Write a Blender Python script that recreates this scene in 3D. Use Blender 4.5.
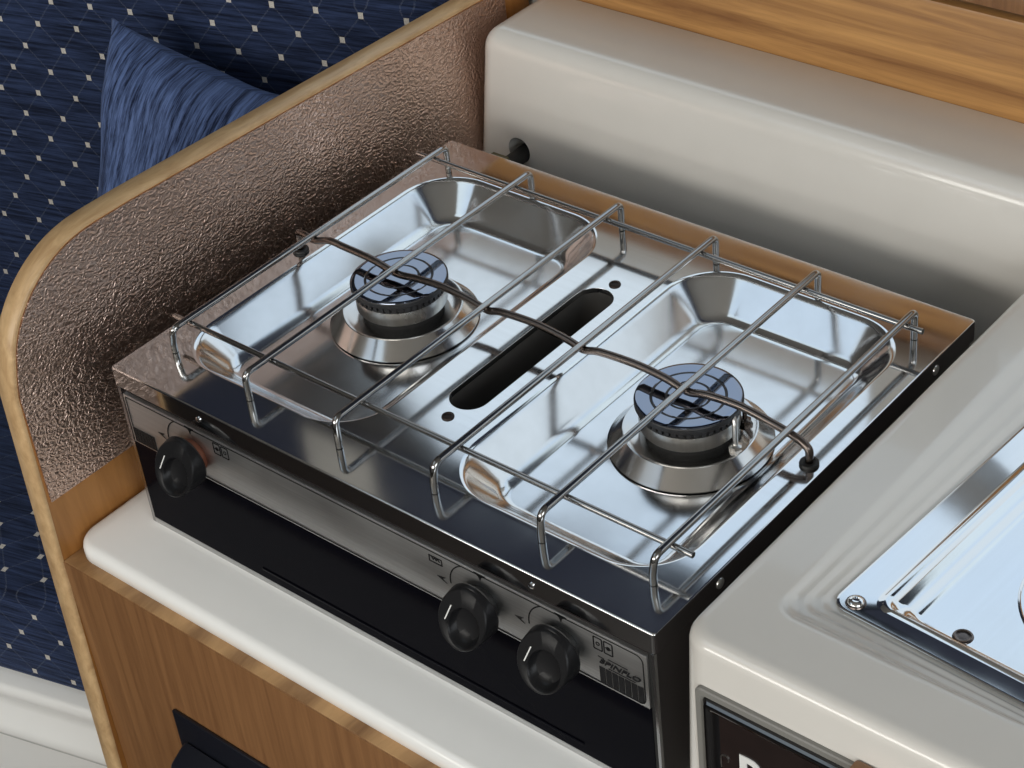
import bpy, bmesh, math, random
from math import sin, cos, pi, radians, sqrt
from mathutils import Vector, Matrix

random.seed(7)
for o in list(bpy.data.objects):
    bpy.data.objects.remove(o)
scene = bpy.context.scene
COL = scene.collection

# ------------------------------------------------------------------ camera
cam_d = bpy.data.cameras.new('camera')
cam_d.sensor_width = 36.0
cam_d.lens = 1945.2169 * 36.0 / 1024.0
cam_d.clip_start = 0.01
cam = bpy.data.objects.new('camera', cam_d)
COL.objects.link(cam)
RX = Vector((0.7644, 0.6377, -0.0949)).normalized()
FW = Vector((-0.5560, 0.5775, -0.5977)).normalized()
RX = (RX - FW * RX.dot(FW)).normalized()
UP = RX.cross(FW)
M = Matrix.Identity(4)
for i in range(3):
    M[i][0], M[i][1], M[i][2] = RX[i], UP[i], -FW[i]
M[0][3], M[1][3], M[2][3] = 0.94865, -0.59582, 0.75551
cam.matrix_world = M
scene.camera = cam

# ------------------------------------------------------------------ sky, fill lamps, exposure
scene.view_settings.view_transform = 'Standard'
scene.view_settings.look = 'None'
scene.view_settings.exposure = 0.0
scene.view_settings.gamma = 1.0
scene.view_settings.use_curve_mapping = False

SKY_STRENGTH = 1.15
world = bpy.data.worlds.new('overcast_sky')
scene.world = world
world.use_nodes = True
wn = world.node_tree
wn.nodes.clear()
w_out = wn.nodes.new('ShaderNodeOutputWorld')
w_bg = wn.nodes.new('ShaderNodeBackground')
w_tc = wn.nodes.new('ShaderNodeTexCoord')
w_sep = wn.nodes.new('ShaderNodeSeparateXYZ')
w_rmp = wn.nodes.new('ShaderNodeValToRGB')
wn.links.new(w_tc.outputs['Generated'], w_sep.inputs[0])
wn.links.new(w_sep.outputs['Z'], w_rmp.inputs[0])
wn.links.new(w_rmp.outputs[0], w_bg.inputs['Color'])
wn.links.new(w_bg.outputs[0], w_out.inputs[0])
cr = w_rmp.color_ramp
cr.elements[0].position = 0.0
cr.elements[0].color = (0.16, 0.16, 0.14, 1)
cr.elements[1].position = 0.03
cr.elements[1].color = (0.80, 0.84, 0.86, 1)
e = cr.elements.new(0.58); e.color = (0.76, 0.87, 0.96, 1)
e = cr.elements.new(0.68); e.color = (0.66, 0.82, 1.0, 1)
e = cr.elements.new(0.78); e.color = (0.80, 0.93, 1.0, 1)
e = cr.elements.new(1.0); e.color = (0.85, 0.95, 1.0, 1)
w_bg.inputs['Strength'].default_value = SKY_STRENGTH


def fill_lamp(name, loc, target, sx, sy, power, color):
    d = bpy.data.lights.new(name, 'AREA')
    d.shape = 'RECTANGLE'; d.size = sx; d.size_y = sy
    d.energy = power; d.color = color
    o = bpy.data.objects.new(name, d)
    o.location = loc
    o.rotation_euler = (Vector(target) - Vector(loc)).to_track_quat('-Z', 'Y').to_euler()
    COL.objects.link(o)
    return o


# added fill lamp across the cabin window openings opposite the galley
fill_lamp('window_fill', (0.25, -1.93, 0.55), (0.25, 0.0, 0.35), 2.2, 0.62, 25.0, (1.0, 0.95, 0.87))
# added fill lamp at an assumed companionway opening
fill_lamp('companionway_fill', (1.93, -0.75, 0.55), (0.0, -0.3, 0.1), 1.0, 0.9, 10.0, (0.93, 0.97, 1.0))

# ------------------------------------------------------------------ materials
MATS = {}


def new_mat(name):
    m = bpy.data.materials.new(name)
    m.use_nodes = True
    nt = m.node_tree
    b = nt.nodes['Principled BSDF']
    MATS[name] = m
    return m, nt, b


def N(nt, kind, **kw):
    n = nt.nodes.new(kind)
    for k, v in kw.items():
        setattr(n, k, v)
    return n


def plain(name, col, rough=0.5, metal=0.0, spec=0.5, coat=0.0, bump=0.0, bscale=200.0, mottling=0.0, mscale=30.0):
    m, nt, b = new_mat(name)
    b.inputs['Base Color'].default_value = (*col, 1)
    b.inputs['Roughness'].default_value = rough
    b.inputs['Metallic'].default_value = metal
    b.inputs['Specular IOR Level'].default_value = spec
    b.inputs['Coat Weight'].default_value = coat
    b.inputs['Coat Roughness'].default_value = 0.05
    tc = N(nt, 'ShaderNodeTexCoord')
    if mottling:
        no = N(nt, 'ShaderNodeTexNoise'); no.inputs['Scale'].default_value = mscale
        no.inputs['Detail'].default_value = 4
        nt.links.new(tc.outputs['Object'], no.inputs['Vector'])
        mr = N(nt, 'ShaderNodeMapRange')
        mr.inputs['To Min'].default_value = 1 - mottling
        mr.inputs['To Max'].default_value = 1 + mottling
        nt.links.new(no.outputs['Fac'], mr.inputs['Value'])
        mx = N(nt, 'ShaderNodeVectorMath', operation='SCALE')
        mx.inputs[0].default_value = col
        nt.links.new(mr.outputs[0], mx.inputs['Scale'])
        nt.links.new(mx.outputs[0], b.inputs['Base Color'])
    if bump:
        no = N(nt, 'ShaderNodeTexNoise'); no.inputs['Scale'].default_value = bscale
        nt.links.new(tc.outputs['Object'], no.inputs['Vector'])
        bp = N(nt, 'ShaderNodeBump'); bp.inputs['Strength'].default_value = bump
        bp.inputs['Distance'].default_value = 0.001
        nt.links.new(no.outputs['Fac'], bp.inputs['Height'])
        nt.links.new(bp.outputs[0], b.inputs['Normal'])
    return m


def steel(name, col, rough, brushed=None, amount=0.05, rvar=0.06, smudge=14.0):
    """stainless steel: grain along one axis, slight smudges in the gloss"""
    m, nt, b = new_mat(name)
    b.inputs['Metallic'].default_value = 1.0
    b.inputs['Base Color'].default_value = (*col, 1)
    tc = N(nt, 'ShaderNodeTexCoord')
    no = N(nt, 'ShaderNodeTexNoise'); no.inputs['Scale'].default_value = smudge; no.inputs['Detail'].default_value = 5
    nt.links.new(tc.outputs['Object'], no.inputs['Vector'])
    mr = N(nt, 'ShaderNodeMapRange')
    mr.inputs['From Min'].default_value = 0.3; mr.inputs['From Max'].default_value = 0.75
    mr.inputs['To Min'].default_value = max(0.0, rough - rvar); mr.inputs['To Max'].default_value = rough + rvar
    nt.links.new(no.outputs['Fac'], mr.inputs['Value'])
    nt.links.new(mr.outputs[0], b.inputs['Roughness'])
    if brushed:
        mp = N(nt, 'ShaderNodeMapping'); mp.inputs['Scale'].default_value = brushed
        nt.links.new(tc.outputs['Object'], mp.inputs['Vector'])
        n2 = N(nt, 'ShaderNodeTexNoise'); n2.inputs['Scale'].default_value = 1.0; n2.inputs['Detail'].default_value = 3
        nt.links.new(mp.outputs[0], n2.inputs['Vector'])
        m2 = N(nt, 'ShaderNodeMapRange')
        m2.inputs['To Min'].default_value = 1 - amount * 2; m2.inputs['To Max'].default_value = 1 + amount * 2
        nt.links.new(n2.outputs['Fac'], m2.inputs['Value'])
        vm = N(nt, 'ShaderNodeVectorMath', operation='SCALE'); vm.inputs[0].default_value = col
        nt.links.new(m2.outputs[0], vm.inputs['Scale'])
        nt.links.new(vm.outputs[0], b.inputs['Base Color'])
    return m


def wood(name, dark, light, scale, rough=0.42, contrast=(0.3, 0.7), ring=0.0, ring_axis='Y', ring_scale=60.0, coat=0.0):
    """scale: noise frequency per metre along the three axes (small along the grain)"""
    m, nt, b = new_mat(name)
    b.inputs['Roughness'].default_value = rough
    b.inputs['Coat Weight'].default_value = coat
    b.inputs['Coat Roughness'].default_value = 0.15
    tc = N(nt, 'ShaderNodeTexCoord')
    mp = N(nt, 'ShaderNodeMapping'); mp.inputs['Scale'].default_value = scale
    nt.links.new(tc.outputs['Object'], mp.inputs['Vector'])
    n1 = N(nt, 'ShaderNodeTexNoise'); n1.inputs['Scale'].default_value = 1.0
    n1.inputs['Detail'].default_value = 6; n1.inputs['Roughness'].default_value = 0.65; n1.inputs['Distortion'].default_value = 0.6
    nt.links.new(mp.outputs[0], n1.inputs['Vector'])
    fac = n1.outputs['Fac']
    if ring:
        m2 = N(nt, 'ShaderNodeMapping'); m2.inputs['Scale'].default_value = tuple(s * 0.22 for s in scale)
        nt.links.new(tc.outputs['Object'], m2.inputs['Vector'])
        wv = N(nt, 'ShaderNodeTexWave'); wv.bands_direction = ring_axis
        wv.inputs['Scale'].default_value = ring_scale; wv.inputs['Distortion'].default_value = 7.0
        wv.inputs['Detail'].default_value = 3; wv.inputs['Detail Scale'].default_value = 0.7
        nt.links.new(m2.outputs[0], wv.inputs['Vector'])
        mx = N(nt, 'ShaderNodeMix'); mx.inputs[0].default_value = ring
        nt.links.new(fac, mx.inputs[2]); nt.links.new(wv.outputs['Fac'], mx.inputs[3])
        fac = mx.outputs[0]
    rp = N(nt, 'ShaderNodeValToRGB')
    rp.color_ramp.elements[0].position = contrast[0]; rp.color_ramp.elements[0].color = (*dark, 1)
    rp.color_ramp.elements[1].position = contrast[1]; rp.color_ramp.elements[1].color = (*light, 1)
    nt.links.new(fac, rp.inputs[0])
    nt.links.new(rp.outputs[0], b.inputs['Base Color'])
    bp = N(nt, 'ShaderNodeBump'); bp.inputs['Strength'].default_value = 0.08; bp.inputs['Distance'].default_value = 0.0006
    nt.links.new(n1.outputs['Fac'], bp.inputs['Height']); nt.links.new(bp.outputs[0], b.inputs['Normal'])
    return m


def embossed_copper(name):
    m, nt, b = new_mat(name)
    b.inputs['Metallic'].default_value = 1.0
    b.inputs['Roughness'].default_value = 0.35
    b.inputs['Base Color'].default_value = (0.70, 0.52, 0.435, 1)
    tc = N(nt, 'ShaderNodeTexCoord')
    mp = N(nt, 'ShaderNodeMapping'); mp.inputs['Scale'].default_value = (1.0, 1.0, 1.25)
    mp.inputs['Rotation'].default_value = (radians(35), 0, 0)
    nt.links.new(tc.outputs['Object'], mp.inputs['Vector'])
    warp = N(nt, 'ShaderNodeTexNoise'); warp.inputs['Scale'].default_value = 150.0; warp.inputs['Detail'].default_value = 1
    nt.links.new(mp.outputs[0], warp.inputs['Vector'])
    vs = N(nt, 'ShaderNodeVectorMath', operation='SCALE'); vs.inputs['Scale'].default_value = 0.006
    nt.links.new(warp.outputs['Color'], vs.inputs[0])
    va = N(nt, 'ShaderNodeVectorMath', operation='ADD')
    nt.links.new(mp.outputs[0], va.inputs[0]); nt.links.new(vs.outputs[0], va.inputs[1])
    vo = N(nt, 'ShaderNodeTexVoronoi'); vo.feature = 'SMOOTH_F1'; vo.inputs['Scale'].default_value = 400.0
    vo.inputs['Smoothness'].default_value = 0.55
    nt.links.new(va.outputs[0], vo.inputs['Vector'])
    no = N(nt, 'ShaderNodeTexNoise'); no.inputs['Scale'].default_value = 420.0; no.inputs['Detail'].default_value = 1
    nt.links.new(va.outputs[0], no.inputs['Vector'])
    ad = N(nt, 'ShaderNodeMath', operation='MULTIPLY_ADD'); ad.inputs[1].default_value = 0.55
    nt.links.new(no.outputs['Fac'], ad.inputs[0]); nt.links.new(vo.outputs['Distance'], ad.inputs[2])
    bp = N(nt, 'ShaderNodeBump'); bp.inputs['Strength'].default_value = 1.0; bp.inputs['Distance'].default_value = 0.00080
    nt.links.new(ad.outputs[0], bp.inputs['Height']); nt.links.new(bp.outputs[0], b.inputs['Normal'])
    return m


def streak_nodes(nt, vec, along, across, lo, hi, p0=0.38, p1=0.63, third=None):
    mp = N(nt, 'ShaderNodeMapping'); mp.inputs['Scale'].default_value = (along, across, third or across)
    nt.links.new(vec, mp.inputs['Vector'])
    no = N(nt, 'ShaderNodeTexNoise'); no.inputs['Scale'].default_value = 1.0; no.inputs['Detail'].default_value = 5
    no.inputs['Roughness'].default_value = 0.7
    nt.links.new(mp.outputs[0], no.inputs['Vector'])
    rp = N(nt, 'ShaderNodeValToRGB')
    rp.color_ramp.elements[0].position = p0; rp.color_ramp.elements[0].color = (*lo, 1)
    rp.color_ramp.elements[1].position = p1; rp.color_ramp.elements[1].color = (*hi, 1)
    nt.links.new(no.outputs['Fac'], rp.inputs[0])
    return rp.outputs[0], no.outputs['Fac']


def chenille(name, lo, hi, pa=None, pb=None, off=(0, 0), dots=True, along=14.0, across=300.0, swap=False):
    """woven chenille with streaks along local x and a lattice of small cream dots"""
    m, nt, b = new_mat(name)
    b.inputs['Roughness'].default_value = 0.85
    b.inputs['Specular IOR Level'].default_value = 0.15
    b.inputs['Sheen Weight'].default_value = 0.25
    b.inputs['Sheen Tint'].default_value = (0.4, 0.5, 0.8, 1)
    tc = N(nt, 'ShaderNodeTexCoord')
    vec = tc.outputs['Object']
    if swap:
        sp = N(nt, 'ShaderNodeSeparateXYZ'); nt.links.new(vec, sp.inputs[0])
        cb = N(nt, 'ShaderNodeCombineXYZ')
        nt.links.new(sp.outputs['Y'], cb.inputs['X']); nt.links.new(sp.outputs['X'], cb.inputs['Y']); nt.links.new(sp.outputs['Z'], cb.inputs['Z'])
        vec = cb.outputs[0]
    col, h = streak_nodes(nt, vec, along, across, lo, hi, third=None if dots else 8.0)
    if dots:
        sp = N(nt, 'ShaderNodeSeparateXYZ'); nt.links.new(tc.outputs['Object'], sp.inputs[0])

        def math(op, a, bb=None):
            n = N(nt, 'ShaderNodeMath', operation=op)
            for i, v in enumerate((a, bb)):
                if v is None:
                    continue
                if isinstance(v, (int, float)):
                    n.inputs[i].default_value = v
                else:
                    nt.links.new(v, n.inputs[i])
            return n.outputs[0]
        v = math('SUBTRACT', sp.outputs['Z'], sp.outputs['Y'])
        p = math('DIVIDE', math('SUBTRACT', sp.outputs['X'], off[0]), pa)
        q = math('DIVIDE', math('SUBTRACT', v, off[1]), pb)
        s = math('ADD', p, q); t = math('SUBTRACT', p, q)
        fs = math('ABSOLUTE', math('SUBTRACT', s, math('ROUND', s)))
        ft = math('ABSOLUTE', math('SUBTRACT', t, math('ROUND', t)))
        # small square dots: both close to an integer, measured along p and q
        dp = math('ADD', fs, ft)
        dq = math('ABSOLUTE', math('SUBTRACT', fs, ft))
        dot = math('LESS_THAN', dp, 0.112)
        line = math('LESS_THAN', math('MINIMUM', fs, ft), 0.02)
        fine = N(nt, 'ShaderNodeTexNoise'); fine.inputs['Scale'].default_value = 900.0
        nt.links.new(tc.outputs['Object'], fine.inputs['Vector'])
        line = math('MULTIPLY', line, math('MULTIPLY', math('GREATER_THAN', fine.outputs['Fac'], 0.47), 0.20))
        m1 = N(nt, 'ShaderNodeMix', data_type='RGBA')
        nt.links.new(line, m1.inputs[0]); nt.links.new(col, m1.inputs[6]); m1.inputs[7].default_value = (0.20, 0.22, 0.27, 1)
        m2 = N(nt, 'ShaderNodeMix', data_type='RGBA')
        dotn = math('MULTIPLY', dot, math('ADD', math('MULTIPLY', fine.outputs['Fac'], 0.9), 0.35))
        nt.links.new(dotn, m2.inputs[0]); nt.links.new(m1.outputs[2], m2.inputs[6]); m2.inputs[7].default_value = (0.68, 0.64, 0.57, 1)
        col = m2.outputs[2]
    nt.links.new(col, b.inputs['Base Color'])
    bp = N(nt, 'ShaderNodeBump'); bp.inputs['Strength'].default_value = 0.6; bp.inputs['Distance'].default_value = 0.0015
    nt.links.new(h, bp.inputs['Height']); nt.links.new(bp.outputs[0], b.inputs['Normal'])
    return m


M_STEEL = steel('hob_steel', (0.69, 0.70, 0.71), 0.095, brushed=(6, 400, 400), amount=0.025, rvar=0.04)
M_WELL = steel('well_steel', (0.68, 0.69, 0.70), 0.155, brushed=(90, 90, 90), amount=0.03, rvar=0.05)
M_STEEL_SIDE = steel('casing_steel', (0.42, 0.42, 0.43), 0.2)
M_GAP_DARK = plain('dark_gap_reflection', (0.016, 0.012, 0.012), 0.35)  # dark reflection of the gap beside the sink put into the colour
M_FASCIA = steel('brushed_fascia', (0.52, 0.52, 0.52), 0.42, brushed=(25, 900, 900), amount=0.10)
M_DRAIN = steel('draining_steel', (0.72, 0.73, 0.74), 0.09, brushed=(300, 4, 300), amount=0.015)
M_RING = steel('burner_ring_steel', (0.62, 0.61, 0.60), 0.17, brushed=(60, 60, 60), amount=0.03)
M_ALU = steel('burner_aluminium', (0.66, 0.65, 0.63), 0.3, brushed=(200, 200, 20), amount=0.12)
M_WIRE = steel('chromed_wire', (0.35, 0.345, 0.34), 0.14)
M_ROD = steel('discoloured_wire', (0.155, 0.130, 0.118), 0.26)
M_CHROME = steel('chrome', (0.8, 0.8, 0.8), 0.06)
M_ENAMEL = plain('black_enamel', (0.24, 0.27, 0.34), 0.045, metal=1.0)
M_ENAMEL_MATT = plain('black_cap_side', (0.02, 0.02, 0.022), 0.42)
M_GLASS = plain('black_door_glass', (0.003, 0.003, 0.005), 0.12, spec=0.02)
M_KNOB = plain('black_plastic', (0.011, 0.011, 0.012), 0.28, spec=0.13, bump=0.06, bscale=900)
M_RUBBER = plain('black_rubber', (0.012, 0.012, 0.012), 0.5)
M_BLACK = plain('matt_black', (0.008, 0.008, 0.008), 0.8)
M_INK = plain('black_print', (0.008, 0.008, 0.009), 0.5, spec=0.2)
M_PRINTW = plain('white_print', (0.75, 0.75, 0.73), 0.5)
M_COLLAR = plain('copper_collar', (0.20, 0.07, 0.04), 0.45, metal=0.4)
M_GRP = plain('cream_gelcoat', (0.69, 0.665, 0.62), 0.22, coat=0.6, mottling=0.03, mscale=25)
M_GRP_W = plain('white_gelcoat', (0.86, 0.86, 0.84), 0.22, coat=0.15, mottling=0.02, mscale=25)
M_COPPER = embossed_copper('embossed_copper_laminate')
M_WOODF = wood('cabinet_teak', (0.165, 0.075, 0.030), (0.26, 0.128, 0.052), (190, 190, 7), rough=0.4)
M_WOODI = wood('divider_teak', (0.30, 0.125, 0.030), (0.47, 0.215, 0.060), (120, 60, 5), rough=0.4)
M_TRIM = wood('pale_edging', (0.42, 0.26, 0.125), (0.64, 0.44, 0.235), (120, 22, 60), rough=0.38)
M_ENDG = wood('board_top_edge', (0.20, 0.10, 0.04), (0.50, 0.30, 0.135), (42, 10, 40), rough=0.5, ring=0.25, ring_axis='X', ring_scale=0.6)
M_FASC = wood('shelf_front_wood', (0.21, 0.09, 0.03), (0.53, 0.28, 0.095), (5, 80, 110), rough=0.38, ring=0.12, ring_axis='Z', ring_scale=0.5)
M_SEAT = chenille('navy_patterned_chenille', (0.004, 0.007, 0.020), (0.031, 0.050, 0.118), 0.0427, 0.049, off=(-0.0020, 0.0018))
M_PILLOW = chenille('blue_chenille', (0.010, 0.016, 0.044), (0.125, 0.19, 0.40), dots=False, along=34.0, across=330.0, swap=True)
M_LINER = plain('cream_headlining', (0.48, 0.465, 0.435), 0.7)
M_NAVY = plain('unseen_dark_navy', (0.020, 0.027, 0.055), 0.8)  # shade of the backlit lining put into the colour
M_FLOOR = wood('cabin_sole', (0.012, 0.009, 0.008), (0.03, 0.022, 0.018), (4, 60, 60), rough=0.4)
M_GREY = plain('grey_post', (0.20, 0.20, 0.20), 0.5)
M_DARK = plain('dark_lining', (0.045, 0.042, 0.042), 0.6)
M_SLOT = plain('dark_slot', (0.060, 0.057, 0.054), 0.5)
M_RUST = plain('rusty_screw', (0.035, 0.024, 0.020), 0.5, metal=0.5)
M_GREYTRIM = plain('grey_trim', (0.20, 0.195, 0.18), 0.4)
M_DARKCHROME = steel('dark_chrome', (0.13, 0.13, 0.135), 0.10)
M_BRASS = plain('dull_brass', (0.10, 0.085, 0.04), 0.45, metal=0.6)
M_APPL = plain('dark_brown_gloss', (0.016, 0.010, 0.009), 0.14, spec=0.35, mottling=0.4, mscale=90)
M_CATCH = plain('black_catch_plastic', (0.008, 0.009, 0.014), 0.30)


# ------------------------------------------------------------------ mesh helpers
def link(name, me, mat=None, parent=None, label=None):
    o = bpy.data.objects.new(name, me)
    COL.objects.link(o)
    if mat:
        for mm in (mat if isinstance(mat, (list, tuple)) else [mat]):
            me.materials.append(mm)
    if parent:
        o.parent = parent
    if label:
        o['label'] = label
    return o


def mesh_from(name, verts, faces, mat, parent=None, smooth=True, angle=40, label=None, flat=()):
    me = bpy.data.meshes.new(name)
    me.from_pydata([tuple(v) for v in verts], [], faces)
    bm = bmesh.new(); bm.from_mesh(me)
    bmesh.ops.recalc_face_normals(bm, faces=bm.faces)
    bm.to_mesh(me); bm.free()
    return finish(name, me, mat, parent, smooth, angle, label, flat)


def finish(name, me, mat, parent=None, smooth=True, angle=40, label=None, flat=()):
    if smooth:
        me.polygons.foreach_set('use_smooth', [True] * len(me.polygons))
        me.set_sharp_from_angle(angle=radians(angle))
    return link(name, me, mat, parent, label)


def bm_obj(name, bm, mat, parent=None, smooth=True, angle=40, label=None):
    bmesh.ops.recalc_face_normals(bm, faces=bm.faces)
    me = bpy.data.meshes.new(name)
    bm.to_mesh(me); bm.free()
    return finish(name, me, mat, parent, smooth, angle, label)


def join_geo(*geos):
    V, F = [], []
    for v, f in geos:
        k = len(V)
        V += [tuple(p) for p in v]
        F += [tuple(i + k for i in q) for q in f]
    return V, F


def g_box(x0, x1, y0, y1, z0, z1):
    v = [(x0, y0, z0), (x1, y0, z0), (x1, y1, z0), (x0, y1, z0), (x0, y0, z1), (x1, y0, z1), (x1, y1, z1), (x0, y1, z1)]
    f = [(0, 3, 2, 1), (4, 5, 6, 7), (0, 1, 5, 4), (1, 2, 6, 5), (2, 3, 7, 6), (3, 0, 4, 7)]
    return v, f


def box(name, x0, x1, y0, y1, z0, z1, mat, parent=None, bevel=0.0, seg=2, label=None):
    v, f = g_box(x0, x1, y0, y1, z0, z1)
    me = bpy.data.meshes.new(name); me.from_pydata(v, [], f)
    bm = bmesh.new(); bm.from_mesh(me)
    if bevel:
        bmesh.ops.bevel(bm, geom=bm.edges[:], offset=bevel, segments=seg, profile=0.5, affect='EDGES')
    bpy.data.meshes.remove(me)
    return bm_obj(name, bm, mat, parent, smooth=bool(bevel), label=label)


def rrect(x0, x1, y0, y1, r, n=10):
    """rounded rectangle as a list of (x, y), anticlockwise, 4*(n+1) points; r may be 4 radii (00,10,11,01)"""
    rs = r if isinstance(r, (list, tuple)) else [r] * 4
    out = []
    for (cx, cy, sx, sy, a0), q in zip(((x0, y0, 1, 1, pi), (x1, y0, -1, 1, 1.5 * pi), (x1, y1, -1, -1, 0), (x0, y1, 1, -1, 0.5 * pi)), rs):
        for i in range(n + 1):
            a = a0 + (pi / 2) * i / n
            out.append((cx + sx * q + q * cos(a), cy + sy * q + q * sin(a)))
    return out


def loft(loops, closed=True, cap0=True, cap1=True):
    n = len(loops[0]); V = []; F = []
    for L in loops:
        V += [tuple(p) for p in L]
    for k in range(len(loops) - 1):
        a, b = k * n, (k + 1) * n
        for i in range(n if closed else n - 1):
            j = (i + 1) % n
            F.append((a + i, a + j, b + j, b + i))
    if cap0:
        F.append(tuple(range(n - 1, -1, -1)))
    if cap1:
        b = (len(loops) - 1) * n
        F.append(tuple(range(b, b + n)))
    return V, F


def z_loft(x0, x1, y0, y1, r, prof, n=10, cap0=True, cap1=True):
    """prof: (inset, z) pairs"""
    loops = []
    for d, z in prof:
        rr = [max(0.0005, q - d) for q in (r if isinstance(r, (list, tuple)) else [r] * 4)]
        loops.append([(x, y, z) for x, y in rrect(x0 + d, x1 - d, y0 + d, y1 - d, rr, n)])
    return loft(loops, True, cap0, cap1)


def lathe(prof, c=(0, 0, 0), n=56, axis='Z', cap0=True, cap1=True):
    loops = []
    for r, z in prof:
        L = []
        for i in range(n):
            a = 2 * pi * i / n
            p = (r * cos(a), r * sin(a), z)
            if axis == 'Y':      # profile runs towards -y
                p = (r * cos(a), -z, r * sin(a))
            elif axis == 'X':
                p = (z, r * cos(a), r * sin(a))
            L.append((c[0] + p[0], c[1] + p[1], c[2] + p[2]))
        loops.append(L)
    return loft(loops, True, cap0, cap1)


def fillet(pts, rad, n=5):
    pts = [Vector(p) for p in pts]
    out = [pts[0]]
    for i in range(1, len(pts) - 1):
        r = rad[i] if isinstance(rad, (list, tuple)) else rad
        a, b, c = pts[i - 1], pts[i], pts[i + 1]
        u, w = (a - b), (c - b)
        d = min(r, u.length * 0.49, w.length * 0.49)
        p0, p1 = b + u.normalized() * d, b + w.normalized() * d
        for k in range(n + 1):
            t = k / n
            out.append(p0 * (1 - t) ** 2 + b * 2 * t * (1 - t) + p1 * t * t)
    out.append(pts[-1])
    return out


def smooth_path(pts, sub=6):
    P = [Vector(p) for p in pts]
    P = [P[0] * 2 - P[1]] + P + [P[-1] * 2 - P[-2]]
    out = []
    for i in range(1, len(P) - 2):
        for k in range(sub):
            t = k / sub
            a, b, c, d = P[i - 1], P[i], P[i + 1], P[i + 2]
            out.append(0.5 * ((2 * b) + (c - a) * t + (2 * a - 5 * b + 4 * c - d) * t * t + (3 * b - a - 3 * c + d) * t ** 3))
    out.append(P[-2])
    return out


def g_tube(path, r, n=12):
    P = [Vector(p) for p in path]
    loops = []
    ref = None
    for i, p in enumerate(P):
        t = ((P[i + 1] if i < len(P) - 1 else p) - (P[i - 1] if i else p)).normalized()
        if ref is None:
            ref = t.orthogonal().normalized()
        else:
            ref = (ref - t * ref.dot(t)).normalized()
        b = t.cross(ref)
        rr = r[i] if isinstance(r, (list, tuple)) else r
        loops.append([p + ref * rr * cos(2 * pi * k / n) + b * rr * sin(2 * pi * k / n) for k in range(n)])
    return loft(loops)


def tube(name, path, r, mat, parent=None, n=12, label=None):
    v, f = g_tube(path, r, n)
    return mesh_from(name, v, f, mat, parent, angle=60, label=label)


def empty(name, loc, label, cat, group=None, rz=0.0):
    o = bpy.data.objects.new(name, None)
    o.empty_display_size = 0.03
    COL.objects.link(o)
    o.location = loc; o.rotation_euler = (0, 0, rz)
    tag(o, label, cat, group)
    return o


def tag(o, label, cat, group=None):
    o['label'] = label; o['category'] = cat
    if group:
        o['group'] = group
    return o


def structure(o):
    o['kind'] = 'structure'
    return o


def apply_parent(root):
    """children are modelled in world space: shift them into the frame of their root (translation only)"""
    off = Vector(root.location)

    def walk(p):
        for c in p.children:
            if c.type == 'MESH' and not c.get('_moved'):
                c.data.transform(Matrix.Translation(-off))
                c['_moved'] = 1
            walk(c)
    walk(root)


def clean(root):
    for c in root.children:
        if '_moved' in c:
            del c['_moved']
        clean(c)


def done(root):
    apply_parent(root); clean(root)


# ------------------------------------------------------------------ the cabin around the galley
structure(box('floor', -2.0, 2.0, -2.0, 0.53, -0.98, -0.92, M_FLOOR))
# ceiling with an open hatch
HX0, HX1, HY0, HY1 = -0.62, 0.08, -1.05, -0.28
g = join_geo(g_box(-2.0, HX0, -2.0, 0.53, 1.0, 1.05), g_box(HX1, 2.0, -2.0, 0.53, 1.0, 1.05),
             g_box(HX0, HX1, -2.0, HY0, 1.0, 1.05), g_box(HX0, HX1, HY1, 0.53, 1.0, 1.05))
structure(mesh_from('ceiling', *g, M_LINER, smooth=False))
# hull side behind the galley: cream lining with two long windows
WB, WT = 0.200, 0.548
g = join_geo(g_box(-2.0, 2.0, 0.505, 0.53, -0.95, 0.060), g_box(-2.0, 2.0, 0.512, 0.53, 0.060, WB),
             g_box(1.40, 2.0, 0.505, 0.53, WB, WT))
structure(mesh_from('wall_back', *g, M_LINER, smooth=False))
structure(box('trim_4', 0.305, 0.372, 0.47, 0.512, 0.159, 0.300, M_LINER, bevel=0.012))
structure(box('trim_5', 0.373, 0.402, 0.475, 0.512, 0.159, 0.34, M_GREY, bevel=0.006))
structure(box('trim_6', -0.43, -0.325, 0.488, 0.4975, 0.56, 0.80, M_LINER, bevel=0.002))
post = [(-2.0, WB), (-0.185, WB), (-0.235, 0.203), (-0.285, 0.230), (-0.318, 0.270), (-0.334, 0.330), (-0.335, 0.400), (-0.318, 0.455), (-0.292, 0.500), (-0.262, 0.530), (-0.235, WT), (-2.0, WT)]
structure(mesh_from('trim_7', *loft([[(x, 0.505, z) for x, z in post], [(x, 0.53, z) for x, z in post]]), M_DARK, smooth=False))
structure(box('trim_2', -2.0, 2.0, 0.498, 0.53, WT, 1.0, M_NAVY))  # added unseen panel, darkened for the reflections in the hob
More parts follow.
